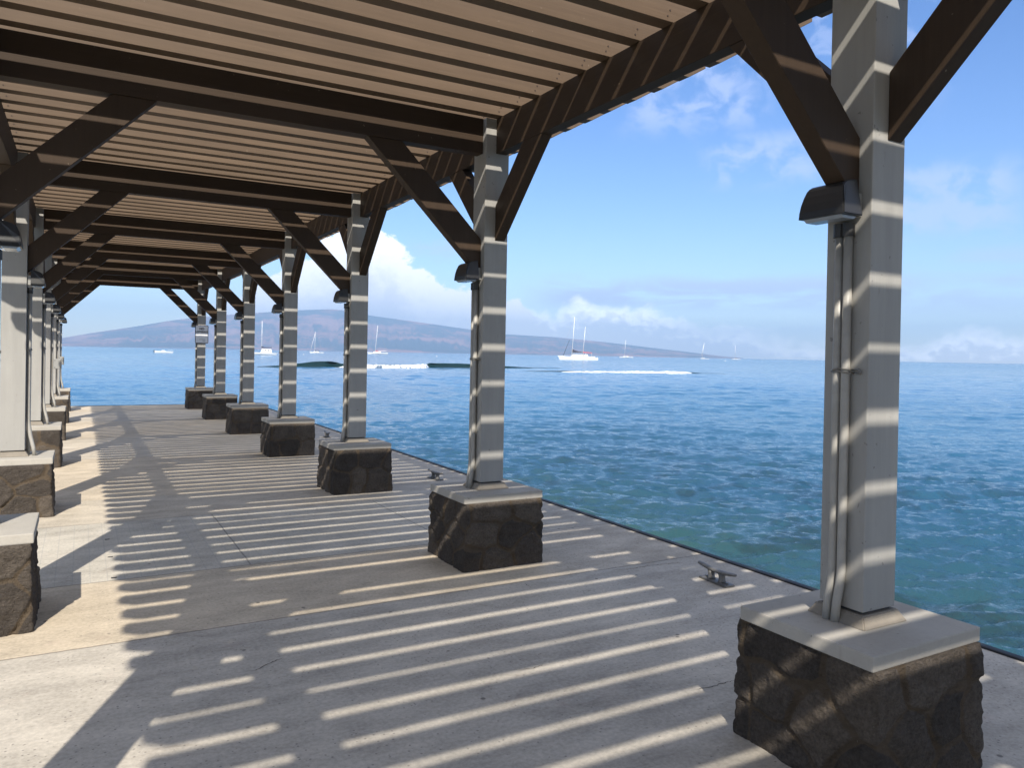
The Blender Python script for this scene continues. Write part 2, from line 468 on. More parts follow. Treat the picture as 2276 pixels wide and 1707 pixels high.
# ------------------------------------------------------------------ stone plinths
def rubble_mesh(name, seed, hx, hy, h, res):
    rng = np.random.RandomState(seed)
    per = [(-hx, -hy, hx, -hy), (hx, -hy, hx, hy), (hx, hy, -hx, hy), (-hx, hy, -hx, -hy)]
    P = []; Nn = []; U = []
    u = 0.0
    for (x0, y0, x1, y1) in per:
        L = math.hypot(x1 - x0, y1 - y0); n = max(6, int(L / res))
        nx, ny = (y1 - y0) / L, -(x1 - x0) / L
        for k in range(n):
            f = k / n
            P.append((x0 + (x1 - x0) * f, y0 + (y1 - y0) * f)); Nn.append((nx, ny)); U.append(u + L * f)
        u += L
    PER = u
    P = np.array(P); Nn = np.array(Nn); U = np.array(U)
    # soften corners
    m = len(P)
    Ns = Nn.copy()
    for s in range(1, 4): Ns += np.roll(Nn, s, 0) + np.roll(Nn, -s, 0)
    Ns /= np.linalg.norm(Ns, axis=1)[:, None]
    nz = max(10, int(h / res)) + 1
    Z = np.linspace(0, h, nz)
    # stones: jittered sites in (perimeter, height)
    sites = []
    rows_ = 2 if rng.rand() < 0.5 else 3
    zc = 0
    hs = rng.uniform(0.75, 1.25, rows_); hs = hs / hs.sum() * h
    for r_ in range(rows_):
        nst = max(6, int(PER / (rng.uniform(0.24, 0.36))))
        for q in range(nst):
            sites.append(((q + rng.uniform(-0.30, 0.30) + 0.5 * r_) / nst * PER % PER, zc + hs[r_] * rng.uniform(0.3, 0.7)))
        zc += hs[r_]
    sites = np.array(sites); tint = rng.rand(len(sites)); tilt = rng.uniform(-1, 1, (len(sites), 2)); push = rng.uniform(-0.008, 0.012, len(sites))
    UU, ZZ = np.meshgrid(U, Z)
    wob = np.zeros_like(UU); wob2 = np.zeros_like(UU); rough = np.zeros_like(UU)
    for a in range(nz):
        for b_ in range(m):
            q = Vector((P[b_, 0] * 9 + seed * 3.1, P[b_, 1] * 9, Z[a] * 9))
            wob[a, b_] = mnoise.noise(q * 0.55); wob2[a, b_] = mnoise.noise(q * 0.55 + Vector((7, 3, 1)))
            rough[a, b_] = mnoise.fractal(q * 1.8, 0.9, 2.1, 5)
    du = (UU + wob * 0.05)[..., None] - sites[:, 0]; du = (du + PER / 2) % PER - PER / 2
    dz = ((ZZ + wob2 * 0.05)[..., None] - sites[:, 1]) * 1.25
    D = np.sqrt(du ** 2 + dz ** 2)
    idx = np.argsort(D, axis=-1)
    d1 = np.take_along_axis(D, idx[..., :1], -1)[..., 0]; d2 = np.take_along_axis(D, idx[..., 1:2], -1)[..., 0]
    e = d2 - d1; k1_ = idx[..., 0]
    bul = np.clip(e / 0.045, 0, 1); bul = bul * bul * (3 - 2 * bul)
    mort = 1 - np.clip((e - 0.010 - 0.03 * np.clip(wob2 + 0.1, 0, 1)) / 0.022, 0, 1)
    tu = np.take_along_axis(du, idx[..., :1], -1)[..., 0]; tz = np.take_along_axis(dz, idx[..., :1], -1)[..., 0]
    disp = bul * (0.013 + 0.6 * push[k1_] + 0.035 * (tilt[k1_, 0] * tu + tilt[k1_, 1] * tz)) + rough * 0.0100 * (0.45 + 0.55 * bul)
    flare = 0.016 * (1 - ZZ / h) ** 1.5
    topfade = np.clip((h - ZZ) / 0.03, 0, 1)
    disp = disp * (0.35 + 0.65 * topfade) - 0.004
    X = P[None, :, 0] + Ns[None, :, 0] * (disp + flare); Yy = P[None, :, 1] + Ns[None, :, 1] * (disp + flare)
    V = np.stack([X, Yy, ZZ], -1).reshape(-1, 3)
    faces = []
    for a in range(nz - 1):
        for b_ in range(m):
            c_ = (b_ + 1) % m
            faces.append((a * m + b_, a * m + c_, (a + 1) * m + c_, (a + 1) * m + b_))
    faces.append(tuple(range((nz - 1) * m, nz * m)))
    me = bpy.data.meshes.new(name)
    me.from_pydata(V.tolist(), [], faces)
    for nm, arr in (('mortar', mort), ('tint', tint[k1_])):
        at = me.attributes.new(nm, 'FLOAT', 'POINT'); at.data.foreach_set('value', arr.reshape(-1).astype(np.float32))
    me.polygons.foreach_set('use_smooth', [True] * (len(faces) - 1) + [False])
    me.materials.append(M_rubble)
    return me

bm = bmesh.new()
add_box(bm, -0.337, 0.337, -0.312, 0.312, ZC - CAPT, ZC, 0.007)
cap_me = proto('cap_slab', bm, M_cap)
bm = bmesh.new()
q0, q1 = 0.138, 0.110
add_loft(bm, [[(-q0, -q0, ZC - .002), (q0, -q0, ZC - .002), (q0, q0, ZC - .002), (-q0, q0, ZC - .002)],
              [(-q1 - .008, -q1 - .008, ZC + .030), (q1 + .008, -q1 - .008, ZC + .030), (q1 + .008, q1 + .008, ZC + .030), (-q1 - .008, q1 + .008, ZC + .030)],
              [(-q1, -q1, ZC + .046), (q1, -q1, ZC + .046), (q1, q1, ZC + .046), (-q1, q1, ZC + .046)]])
bmesh.ops.bevel(bm, geom=bm.edges[:], offset=0.005, segments=2, affect='EDGES')
grout_me = proto('grout_pad', bm, M_grout)
# a thin dark steel shim between pad and post
shim_me = proto('base_plate', box(-A + .014, A - .014, -A + .014, A - .014, ZC + 0.044, ZC + 0.060), M_fit)

ordn = {1: 'nearest', 2: 'second nearest', 3: 'third nearest', 4: 'fourth nearest', 5: 'fifth nearest', 6: 'sixth nearest', 7: 'farthest'}
for i in ROWS:
    for X, side in ((XR, 'R'), (XL, 'L')):
        pl = empty('stone_plinth', (X, rowy(i), 0))
        if side == 'R':
            lab = {1: 'large shaded stone plinth filling the lower right corner under the nearest post',
                   7: 'smallest shaded stone plinth at the far end, under the post with the sign'}.get(i,
                   '%s shaded stone plinth in the seaward row, counted from the camera' % ordn.get(i, ''))
            if i < 1: lab = 'stone plinth of the seaward row behind the camera, %s' % ('next to the viewer' if i == 0 else 'farthest back')
        else:
            j = i - 1
            lab = {1: 'sunlit stone plinth cut off by the left edge, lowest in the photo',
                   2: 'sunlit stone plinth at the left edge just beyond the lowest one'}.get(j,
                   '%s sunlit stone plinth in the left-hand row, counted from the camera' % ordn.get(j, ''))
            if i == 7: lab = 'farthest sunlit stone plinth in the left-hand row beside the open sea'
            if i <= 1: lab = 'stone plinth of the left-hand row outside the frame, %s' % {1: 'beside the viewer', 0: 'just behind the viewer', -1: 'farthest back'}[i]
        tag(pl, lab, 'plinth', 'stone plinths under the pergola posts')
        near = (side == 'R' and i in (1, 2, 3)) or (side == 'L' and i in (2, 3))
        res = (0.0085 if i <= 2 else 0.011) if near else 0.022
        rm = rubble_mesh('rubble_base', 11 + i * 2 + (side == 'L'), 0.322, 0.320, ZC - CAPT + 0.001, res)
        link_mesh('rubble_base', rm, None, pl)
        link_mesh('cap_slab', cap_me, None, pl, (0, 0, 0)).rotation_euler = (0, 0, random.uniform(-.006, .006))
        link_mesh('grout_pad', grout_me, None, pl)
        link_mesh('base_plate', shim_me, None, pl)

# ------------------------------------------------------------------ wall lamps on the inner post faces
def lamp_parts(sgn):
    """sgn=-1: projects toward -x (right-hand posts), +1: toward +x. local origin on the post face, z=0 at deck"""
    prof = [(0.000, 0.000, .108), (0.116, 0.000, .108), (0.1145, 0.028, .106), (0.110, 0.058, .102), (0.103, 0.088, .095),
            (0.094, 0.113, .088), (0.086, 0.124, .083), (0.070, 0.133, .080), (0.036, 0.143, .079), (0.000, 0.149, .079)]
    z0 = 2.168
    bm = bmesh.new()
    a = [bm.verts.new((sgn * (d + .028), -w, z0 + z)) for d, z, w in prof]
    b = [bm.verts.new((sgn * (d + .028), w, z0 + z)) for d, z, w in prof]
    bm.faces.new(a); bm.faces.new(b[::-1])
    for k in range(len(prof)):
        k2 = (k + 1) % len(prof)
        bm.faces.new((a[k], a[k2], b[k2], b[k]))
    bmesh.ops.recalc_face_normals(bm, faces=bm.faces[:])
    ed = [e for e in bm.edges if abs(e.verts[0].co.y - e.verts[1].co.y) < 0.03]
    bmesh.ops.bevel(bm, geom=ed, offset=0.004, segments=2, affect='EDGES')
    house = proto('housing', bm, M_lamp)
    bm = bmesh.new()
    add_prism(bm, [(sgn * .042, z0 - .001), (sgn * .134, z0 - .001), (sgn * .118, z0 - .013), (sgn * .056, z0 - .013)], 'y', -0.088, 0.088)
    lens = proto('lens', bm, M_lens)
    bm = bmesh.new(); x = sorted((0.0, sgn * .046)); add_box(bm, x[0], x[1], -0.062, 0.030, z0 + 0.002, z0 + 0.095, 0.004)
    mount = proto('mounting_box', bm, M_mount)
    return house, lens, mount

def conduit_mesh(sgn, y, foot):
    zt = 2.115
    pts = [(sgn * .021, y, zt), (sgn * .021, y, 1.4), (sgn * .021, y, 0.95)]
    if foot == 'R':
        pts += [(sgn * .021, y, 0.76), (sgn * .024, y + .003, 0.70), (sgn * .031, y + .010, 0.63), (sgn * .036, y + .014, ZC - .004)]
    elif foot == 'S':
        pts += [(sgn * .021, y, 0.75), (sgn * .021, y, ZC - .004)]
    else:
        pts += [(sgn * .024, y - .003, 0.86), (sgn * .040, y - .018, 0.74), (sgn * .066, y - .038, 0.63), (sgn * .078, y - .046, ZC - .004)]
    bm = bmesh.new(); add_tube(bm, pts, 0.0175, 14)
    me = proto('conduit', bm, M_pipe)
    me.polygons.foreach_set('use_smooth', [True] * len(me.polygons)); return me

def strap_mesh(sgn, y0, y1):
    bm = bmesh.new()
    xo = sgn * .042; xi = sgn * .002
    for dz, tail in ((0.0, .02), (0.012, .035)):
        pts = [(xi, y0 - .022, 1.55 + dz), (sgn * .022, y0 - .024, 1.548 + dz), (xo, y0 - .004, 1.552 + dz), (xo - sgn * .006, (y0 + y1) / 2, 1.556 + dz),
               (xo, y1 + .004, 1.552 + dz * .6), (sgn * .024, y1 + .024, 1.553 + dz * .6), (xi, y1 + .03, 1.551 + dz)]
        add_tube(bm, pts, 0.0035, 6)
    pts = [(xi + sgn * .004, y0 - .03, 1.552), (sgn * .012, y0 - .06, 1.546), (sgn * .014, y0 - .068, 1.556), (sgn * .012, y0 - .05, 1.566), (sgn * .01, y0 - .02, 1.564)]
    add_tube(bm, pts, 0.0035, 6)
    return proto('strap', bm, M_strap)

def fitting_mesh(sgn, ys):
    bm = bmesh.new()
    for y in ys: add_tube(bm, [(sgn * .021, y, 2.150), (sgn * .021, y, 2.095)], 0.024, 12)
    return proto('pipe_fitting', bm, M_fit)

hR = lamp_parts(-1); hL = lamp_parts(1)
cR = [conduit_mesh(-1, 0.024, 'R'), conduit_mesh(-1, -0.016, 'R')]
cL = [conduit_mesh(1, 0.030, 'S'), conduit_mesh(1, -0.030, 'L')]
sR = strap_mesh(-1, -0.016, 0.024); sL = strap_mesh(1, -0.030, 0.030)
fR = fitting_mesh(-1, (0.024, -0.016)); fL = fitting_mesh(1, (0.030, -0.030))
for i in ROWS:
    if i < 0: continue
    for side, X, sgn, H_, cs, st, ft in (('R', XR - A, -1, hR, cR, sR, fR), ('L', XL + A, 1, hL, cL, sL, fL)):
        la = empty('wall_lamp', (X + sgn * 0.001, rowy(i), 0))
        if side == 'R':
            lab = {1: 'large dark wall lamp with two conduits on the nearest right-hand post',
                   7: 'dark wall lamp on the farthest right-hand post, beside the no loitering sign'}.get(i,
                   'dark wall lamp with conduits on the %s right-hand post' % ordn.get(i, ''))
            if i < 1: lab = 'dark wall lamp on the right-hand post just behind the camera'
        else:
            lab = {2: 'dark wall lamp cut off by the left edge of the photo',
                   3: 'dark wall lamp on the first left-hand post seen down to its foot',
                   7: 'dark wall lamp on the farthest left-hand post against the sky'}.get(i, 'dark wall lamp on the %s left-hand post' % ordn.get(i - 1, ''))
            if i < 2: lab = 'dark wall lamp on a left-hand post outside the frame, %s the viewer' % ('beside' if i == 1 else 'behind')
        tag(la, lab, 'wall lamp', 'wall lamps on the pergola posts')
        dy = 0.022 if side == 'R' else 0.0
        h = link_mesh('housing', H_[0], None, la, (0, dy, 0))
        link_mesh('lens', H_[1], None, h)
        link_mesh('mounting_box', H_[2], None, la, (0, dy - 0.02, 0))
        for c in (cs if not (side == 'L' and i == 2) else (cs[0],)): link_mesh('conduit', c, None, la)
        link_mesh('pipe_fitting', ft, None, la)
        link_mesh('strap', st, None, la)

# electrical boxes on two left-hand posts
def elec_box(i, label, w):
    e = empty('junction_box', (XL + A, rowy(i), 1.29))
    tag(e, label, 'junction box', 'junction boxes on the left-hand posts')
    from_bm('box_body', box(0.045, 0.045 + w, -0.075, 0.045, -0.085, 0.085, 0.006), M_mount, e)
    bm = bmesh.new(); add_box(bm, 0.048, 0.042 + w, -0.083, -0.0755, -0.080, 0.080, 0.003)
    cv = from_bm('cover_plate', bm, M_mount, e)
    bm = bmesh.new()
    for dx in (0.065, 0.025 + w):
        for dz in (-0.06, 0.06): add_tube(bm, [(dx, -0.083, dz), (dx, -0.088, dz)], 0.006, 8)
    from_bm('cover_screw', bm, M_fit, cv)
elec_box(5, 'grey weatherproof electrical box on the conduits of the left-hand post, nearer of two', 0.12)
elec_box(6, 'grey weatherproof electrical box on the conduits of the left-hand post, farther of two', 0.10)

# ------------------------------------------------------------------ no loitering sign
sg = empty('notice_sign', (2.790, rowy(7) - A - 0.012, 1.735))
tag(sg, 'white no loitering notice with a dark border on the farthest right-hand post', 'sign')
def rounded(w0, w1, h0, h1, r, n=5):
    pts = []
    for cx, cz, a0 in ((w1 - r, h1 - r, 0), (w0 + r, h1 - r, 90), (w0 + r, h0 + r, 180), (w1 - r, h0 + r, 270)):
        for k in range(n + 1):
            a = R(a0 + 90 * k / n); pts.append((cx + r * math.cos(a), cz + r * math.sin(a)))
    return pts
bm = bmesh.new(); add_prism(bm, rounded(-0.165, 0.165, 0.0, 0.48, 0.028), 'y', 0.0, 0.010)
from_bm('sign_border', bm, M_signb, sg)
bm = bmesh.new(); add_prism(bm, rounded(-0.150, 0.150, 0.015, 0.465, 0.020), 'y', -0.004, -0.0005)
face = from_bm('sign_face', bm, M_signw, sg)
def text(body, size, x, z, mat, parent):
    cu = bpy.data.curves.new('lettering', 'FONT'); cu.body = body; cu.size = size; cu.align_x = 'CENTER'; cu.extrude = 0.001; cu.offset = size * 0.036
    to = bpy.data.objects.new('tmp_text', cu); COL.objects.link(to)
    dg = bpy.context.evaluated_depsgraph_get()
    me = bpy.data.meshes.new_from_object(to.evaluated_get(dg))
    bpy.data.objects.remove(to)
    ob = link_mesh('lettering', me, mat, parent, (x, -0.006, z)); ob.rotation_euler = (R(90), 0, 0)
    me.materials.clear(); me.materials.append(mat)
    return ob
text('NO', 0.074, 0.0, 0.362, M_signt, face)
text('LOITERING', 0.060, 0.0, 0.285, M_signt, face)
# two short lines of fine print too small to read in the photograph
bm = bmesh.new()
add_box(bm, -0.01, 0.085, -0.0065, -0.0045, 0.098, 0.108); add_box(bm, 0.02, 0.085, -0.0065, -0.0045, 0.052, 0.060); add_box(bm, -0.06, -0.02, -0.0065, -0.0045, 0.100, 0.107)
from_bm('fine_print', bm, M_signt, face)

# ------------------------------------------------------------------ mooring cleats
def make_cleat(loc, rz, label):
    c = empty('mooring_cleat', loc, rz)
    c.scale = (0.92, 0.95, 0.88)
    tag(c, label, 'cleat', 'mooring cleats along the pier edge')
    bm = bmesh.new(); add_prism(bm, [(-0.05, -0.15), (0.05, -0.15), (0.05, 0.15), (-0.05, 0.15)], 'z', 0.0, 0.016)
    bmesh.ops.bevel(bm, geom=bm.edges[:], offset=0.006, segments=2, affect='EDGES')
    bp = from_bm('base_plate', bm, M_cleat, c)
    for yy in (-0.11, 0.11):
        bm = bmesh.new(); add_tube(bm, [(0, yy, 0.015), (0, yy, 0.026)], 0.013, 6)
        from_bm('bolt', bm, M_cleat, bp)
    for yy in (-0.058, 0.058):
        bm = bmesh.new()
        add_loft(bm, [[(math.cos(a) * rx, yy + math.sin(a) * ry, z) for a in [2 * math.pi * k / 12 for k in range(12)]]
                      for rx, ry, z in ((.040, .030, .012), (.030, .022, .03), (.027, .020, .06), (.032, .028, .082))])
        from_bm('post', bm, M_cleat, c, smooth=True)
    bm = bmesh.new()
    rings = []
    for t_, rx, rz_, z in ((-.205, .008, .006, .112), (-.195, .018, .012, .110), (-.15, .022, .014, .103), (-.08, .026, .016, .094), (0, .027, .016, .091),
                           (.08, .026, .016, .094), (.15, .022, .015, .103), (.195, .018, .012, .110), (.205, .008, .006, .112)):
        rings.append([(math.cos(a) * rx, t_, z + math.sin(a) * rz_) for a in [2 * math.pi * k / 12 for k in range(12)]])
    add_loft(bm, rings)
    from_bm('horn_bar', bm, M_cleat, c, smooth=True)
make_cleat((3.965, 3.995, 0), R(-3), 'weathered double horned mooring cleat on the deck beside the nearest right-hand post')
make_cleat((3.925, 8.86, 0), R(4), 'dark mooring cleat on the deck just left of the second right-hand post')
make_cleat((3.975, 13.93, 0), R(-2), 'small distant mooring cleat between the third and fourth right-hand plinths')

# ------------------------------------------------------------------ sea
def wave_field(X, Y, cut):
    """sum of directional sinusoids with crests roughly across the view; cut: shortest wavelength the mesh can hold"""
    rng = np.random.RandomState(21)
    H = np.zeros_like(X)
    lam = np.geomspace(0.22, 14.0, 84)
    for l in lam:
        for _ in range(2):
            th = R(-124) + rng.normal(0, 0.29 if l < 0.7 else 0.45)           # travel direction, toward the pier
            k = 2 * math.pi / l; ph = rng.uniform(0, 6.28)
            amp = 0.0066 * l ** 0.95 * (1.0 if l < 0.45 else (0.45 / l) ** 0.72) * rng.uniform(0.5, 1.4) * (1.7 if l < 0.55 else 1.0)
            fade = np.clip((l / cut - 1.8) / 1.5, 0, 1)
            a = k * (X * math.cos(th) + Y * math.sin(th)) + ph
            H += amp * fade * (np.sin(a) + 0.26 * np.sin(2 * a + 1.57))
    # calmer and rougher cat's paws
    g = 0.8 + 0.25 * np.sin(X * 0.11 + 1.3 * np.sin(Y * 0.07)) * np.sin(Y * 0.09 + 0.8 * np.sin(X * 0.05))
    return H * g

def polar_sheet(r0, r1, a0, a1, grow, da):
    nr = int(math.log(r1 / r0) / grow) + 1; na = int((a1 - a0) / da) + 1
    r = np.geomspace(r0, r1, nr); a = np.radians(np.linspace(a0, a1, na))
    RR, AA = np.meshgrid(r, a, indexing='ij')
    return RR, AA
RR, AA = polar_sheet(4.2, 420.0, -16, 84, 0.0056, 0.115)
X = RR * np.sin(AA); Y = RR * np.cos(AA)
cut = np.maximum(RR * 0.0056, RR * R(0.115))
Z = wave_field(X, Y, cut) * np.clip((420 - RR) / 120, 0, 1) + WATER_Z
nr, na = X.shape
def grid_mesh(name, X, Y, Z):
    nr, na = X.shape
    V = np.stack([X, Y, Z], -1).reshape(-1, 3).astype(np.float32)
    i, j = np.meshgrid(np.arange(nr - 1), np.arange(na - 1), indexing='ij')
    q = np.stack([i * na + j, i * na + j + 1, (i + 1) * na + j + 1, (i + 1) * na + j], -1).reshape(-1, 4)[:, ::-1]
    me = bpy.data.meshes.new(name)
    me.vertices.add(len(V)); me.vertices.foreach_set('co', V.reshape(-1))
    me.loops.add(q.size); me.loops.foreach_set('vertex_index', q.reshape(-1).astype(np.int32))
    me.polygons.add(len(q)); me.polygons.foreach_set('loop_start', np.arange(0, q.size, 4, dtype=np.int32))
    me.polygons.foreach_set('loop_total', np.full(len(q), 4, dtype=np.int32))
    me.polygons.foreach_set('use_smooth', np.ones(len(q), dtype=bool))
    me.update(calc_edges=True); me.validate()
    return me

def mat_water(name):
    m, t, b = new_mat(name)
    p = world_pos(t); x, y, z = t.sep(p)
    dist = t.n('ShaderNodeVectorMath', operation='LENGTH'); t.set(dist.inputs[0], p)
    d = dist.outputs['Value']
    # water body colour: pale sand close to the pier wall, reef patches, deep blue farther out
    off = t.math('SUBTRACT', x, 4.4)
    pn = t.noise(p, 0.16, 4, 0.6); pn2 = t.noise(p, 0.55, 5, 0.65, 0.8)
    off = t.math('MAXIMUM', off, t.math('SUBTRACT', y, 9.0))
    s = t.math('ADD', off, t.math('MULTIPLY', t.math('SUBTRACT', pn, 0.5), 9.0))
    c = t.ramp(t.math('DIVIDE', s, 60.0), [(0.0, (0.027, 0.074, 0.068)), (0.05, (0.020, 0.064, 0.082)), (0.13, (0.018, 0.070, 0.116)), (0.40, (0.024, 0.108, 0.190)), (1.0, (0.028, 0.124, 0.240))])
    reef = t.math('MULTIPLY', t.smooth(pn2, 0.50, 0.62), t.math('SUBTRACT', 1.0, t.smooth(d, 10.0, 32.0)))
    c = t.mix(t.math('MULTIPLY', reef, 0.50), c, (0.010, 0.020, 0.020, 1))
    t.set(b.inputs['Base Color'], c)
    b.inputs['IOR'].default_value = 1.333
    b.inputs['Specular IOR Level'].default_value = 0.5
    t.set(b.inputs['Roughness'], t.smooth(d, 15.0, 500.0, 0.04, 0.16))
    n1 = t.noise(t.vscale(p, (1.0, 1.5, 1.0)), 7.0, 4, 0.6, 0.3)
    n2 = t.noise(t.vscale(p, (0.6, 1.0, 1.0)), 1.3, 5, 0.62, 0.3)
    n3 = t.noise(t.vscale(p, (0.5, 1.0, 1.0)), 0.10, 5, 0.6, 0.2)
    k2 = t.smooth(d, 14.0, 60.0, 0.0, 1.0); k3 = t.smooth(d, 150.0, 700.0, 0.0, 1.0)
    nn = t.bump(n1, t.smooth(d, 10.0, 160.0, 0.80, 0.0), 0.045)
    nn = t.bump(n2, t.math('MULTIPLY', k2, t.smooth(d, 120.0, 800.0, 0.40, 0.06)), 0.18, nn)
    nn = t.bump(n3, t.math('MULTIPLY', k3, 0.16), 1.2, nn)
    t.set(b.inputs['Normal'], nn)
    return m
M_water = mat_water('sea_water')
o = link_mesh('sea', grid_mesh('sea', X, Y, Z), M_water); tag(o, kind='structure')
# the sea beyond: ring out to the horizon plus the water all round the pier
bm = bmesh.new()
def ring_sector(bm, r0, r1, a0, a1, n):
    prev = None
    for k in range(n + 1):
        a = R(a0 + (a1 - a0) * k / n)
        cur = (bm.verts.new((r0 * math.sin(a), r0 * math.cos(a), WATER_Z)), bm.verts.new((r1 * math.sin(a), r1 * math.cos(a), WATER_Z)))
        if prev: bm.faces.new((prev[0], cur[0], cur[1], prev[1]))
        prev = cur
ring_sector(bm, 418.0, 6600, -16, 84, 100)
ring_sector(bm, 4.2, 6600, 84, 344, 160)
o = from_bm('open_sea', bm, M_water); tag(o, kind='structure')

# ------------------------------------------------------------------ breaking waves
def polar(az, d, z=0.0): return Vector((d * math.sin(R(az)), d * math.cos(R(az)), z))
def mat_breaker():
    m, t, b = new_mat('wave_face_water')
    p = world_pos(t)
    n = t.noise(t.vscale(p, (0.5, 0.5, 2)), 0.7, 5, 0.6)
    c = t.mix(n, (0.003, 0.014, 0.018, 1), (0.010, 0.036, 0.040, 1))
    t.set(b.inputs['Base Color'], c); b.inputs['Roughness'].default_value = 0.10; b.inputs['IOR'].default_value = 1.333
    t.set(b.inputs['Normal'], t.bump(t.noise(t.vscale(p, (1, 1, 2)), 1.1, 4, 0.6), 0.5, 0.3))
    return m
M_breaker = mat_breaker()
def mat_foam():
    m, t, b = new_mat('white_foam')
    p = world_pos(t)
    n = t.noise(p, 1.6, 6, 0.7)
    t.set(b.inputs['Base Color'], t.ramp(n, [(0.25, (0.62, 0.68, 0.72)), (0.55, (0.85, 0.86, 0.87))])); b.inputs['Roughness'].default_value = 0.9
    t.set(b.inputs['Normal'], t.bump(n, 0.8, 0.3))
    return m
M_foam = mat_foam()

def lerp_tab(tab, x):
    return float(np.interp(x, [q[0] for q in tab], [q[1] for q in tab]))

def breaker(name, label, az0, az1, dtab, htab, n, lip):
    root = empty(name, polar((az0 + az1) / 2, lerp_tab(dtab, (az0 + az1) / 2), WATER_Z)); tag(root, label, 'wave')
    bm = bmesh.new(); rings = []
    for k in range(n + 1):
        az = az0 + (az1 - az0) * k / n; d = lerp_tab(dtab, az); h = lerp_tab(htab, az) * 0.85
        h *= 1 + 0.05 * mnoise.noise(Vector((az * 1.7, 3, 0))) + 0.03 * mnoise.noise(Vector((az * 7, 1, 0)))
        lp = lip(az)
        prof = [(-1.5, -0.05), (-0.75, 0.03), (-0.15, 0.24), (0.10, 0.60), (0.12 - 0.25 * lp, 0.90), (0.25 - 0.55 * lp, 1.0 - 0.05 * lp), (0.5 - 0.25 * lp, 1.03), (1.2, 0.90), (2.6, 0.45), (5.0, -0.05)]
        rings.append([polar(az, d + a_ * max(h, 0.3) * 1.3, WATER_Z + b_ * h - 0.02) - Vector(root.location) for a_, b_ in prof])
    vr = [[bm.verts.new(q) for q in r] for r in rings]
    for a_, b_ in zip(vr[:-1], vr[1:]):
        for k in range(len(a_) - 1): bm.faces.new((a_[k], b_[k], b_[k + 1], a_[k + 1]))
    from_bm('wave_face', bm, M_breaker, root, smooth=True)
    return root

def foam_strip(root, az0, az1, dtab, htab, n, depth, seed):
    rng = random.Random(seed); bm = bmesh.new(); rings = []
    np_ = 12
    for k in range(n + 1):
        az = az0 + (az1 - az0) * k / n; d = lerp_tab(dtab, az); h = lerp_tab(htab, az)
        e = min(1.0, (k + 0.4) / (n * 0.04), (n - k + 0.4) / (n * 0.04))
        ring = []
        for q in range(np_):
            f = q / (np_ - 1); a_ = math.pi * f
            r1 = 1 + 0.45 * mnoise.fractal(Vector((az * 1.05 + seed, q * 0.45, 0)), 0.75, 2.3, 6) + 0.22 * mnoise.fractal(Vector((az * 4.6 + seed, q * 0.9, 5)), 0.8, 2.2, 4)
            ring.append(polar(az, d - math.cos(a_) * depth * e * r1, WATER_Z - 0.03 + math.sin(a_) ** 0.8 * h * e * max(0.25, r1)) - Vector(root.location))
        rings.append(ring)
    vr = [[bm.verts.new(q) for q in r] for r in rings]
    for a_, b_ in zip(vr[:-1], vr[1:]):
        for k in range(np_ - 1): bm.faces.new((a_[k], b_[k], b_[k + 1], a_[k + 1]))
    return from_bm('foam', bm, M_foam, root, smooth=True)

DT = [(11, 124), (14, 126), (17, 128), (23, 140), (28, 146), (34, 158)]
HT = [(11.0, 0.10), (12.5, 0.30), (14.0, 0.75), (15.0, 1.12), (16.0, 1.18), (16.45, 1.05), (16.8, 0.75), (18, 0.55), (23, 0.55), (23.3, 0.92), (25.5, 0.92), (27.5, 0.66), (29, 0.40), (30.5, 0.18), (34, 0.02)]
lipf = lambda az: math.exp(-((az - 16.2) / 0.5) ** 2) + 0.8 * math.exp(-((az - 23.6) / 0.35) ** 2)
w1 = breaker('breaking_wave', 'dark green breaking wave with a curling lip and white foam beyond the posts', 11.0, 34.0, DT, HT, 420, lipf)
foam_strip(w1, 16.55, 23.3, [(16.5, 125.6), (17.5, 126.0), (23.3, 138.2)], [(16.5, 0.10), (17.3, 0.34), (19, 0.46), (21.5, 0.46), (23.3, 0.62)], 340, 2.4, 3)
D2 = [(30, 122), (33, 121), (38, 126), (43, 134), (46, 138)]
H2 = [(30, 0.02), (32.0, 0.16), (33.2, 0.24), (38, 0.26), (42.8, 0.20), (43.4, 0.08), (46, 0.01)]
w2 = breaker('breaking_wave', 'low spilling wave with a long thin line of white foam below the catamaran', 30, 46, D2, H2, 220, lambda a: 0.0)
foam_strip(w2, 32.95, 42.85, [(z_, d_ - 0.5) for z_, d_ in D2], [(32.9, 0.09), (34.5, 0.18), (38, 0.25), (41.5, 0.28), (42.8, 0.20)], 420, 0.9, 9)

# ------------------------------------------------------------------ boats
BOATG = 'white boats moored offshore'
def hull_mesh(L, B, Fb, Fs, transom=0.7, draft=0.35):
    """bow toward -x; freeboard Fb at bow, Fs at stern"""
    bm = bmesh.new(); rings = []
    n = 14
    for k in range(n + 1):
        u = k / n; x = -L / 2 + L * u
        w = B / 2 * (math.sin(min(1.0, u / 0.55) * math.pi / 2) ** 0.8 if u < 0.55 else 1 - (1 - transom) * ((u - 0.55) / 0.45) ** 1.6)
        w = max(w, 0.03)
        sheer = Fb + (Fs - Fb) * u - 0.10 * Fb * math.sin(math.pi * u)
        xo = 0.06 * L * (1 - u) ** 6
        rings.append([(x, -w, sheer), (x + xo * 0.5, -w * 0.93, sheer * 0.45), (x + xo, -w * 0.62, -draft * 0.5), (x + xo, 0, -draft), (x + xo, w * 0.62, -draft * 0.5), (x + xo * 0.5, w * 0.93, sheer * 0.45), (x, w, sheer)])
    add_loft(bm, rings)
    return bm

def spar(name, a, b, r, mat, par, r2=None):
    bm = bmesh.new(); add_tube(bm, [a, b], [r, r2 or r], 8); return from_bm(name, bm, mat, par, smooth=True)

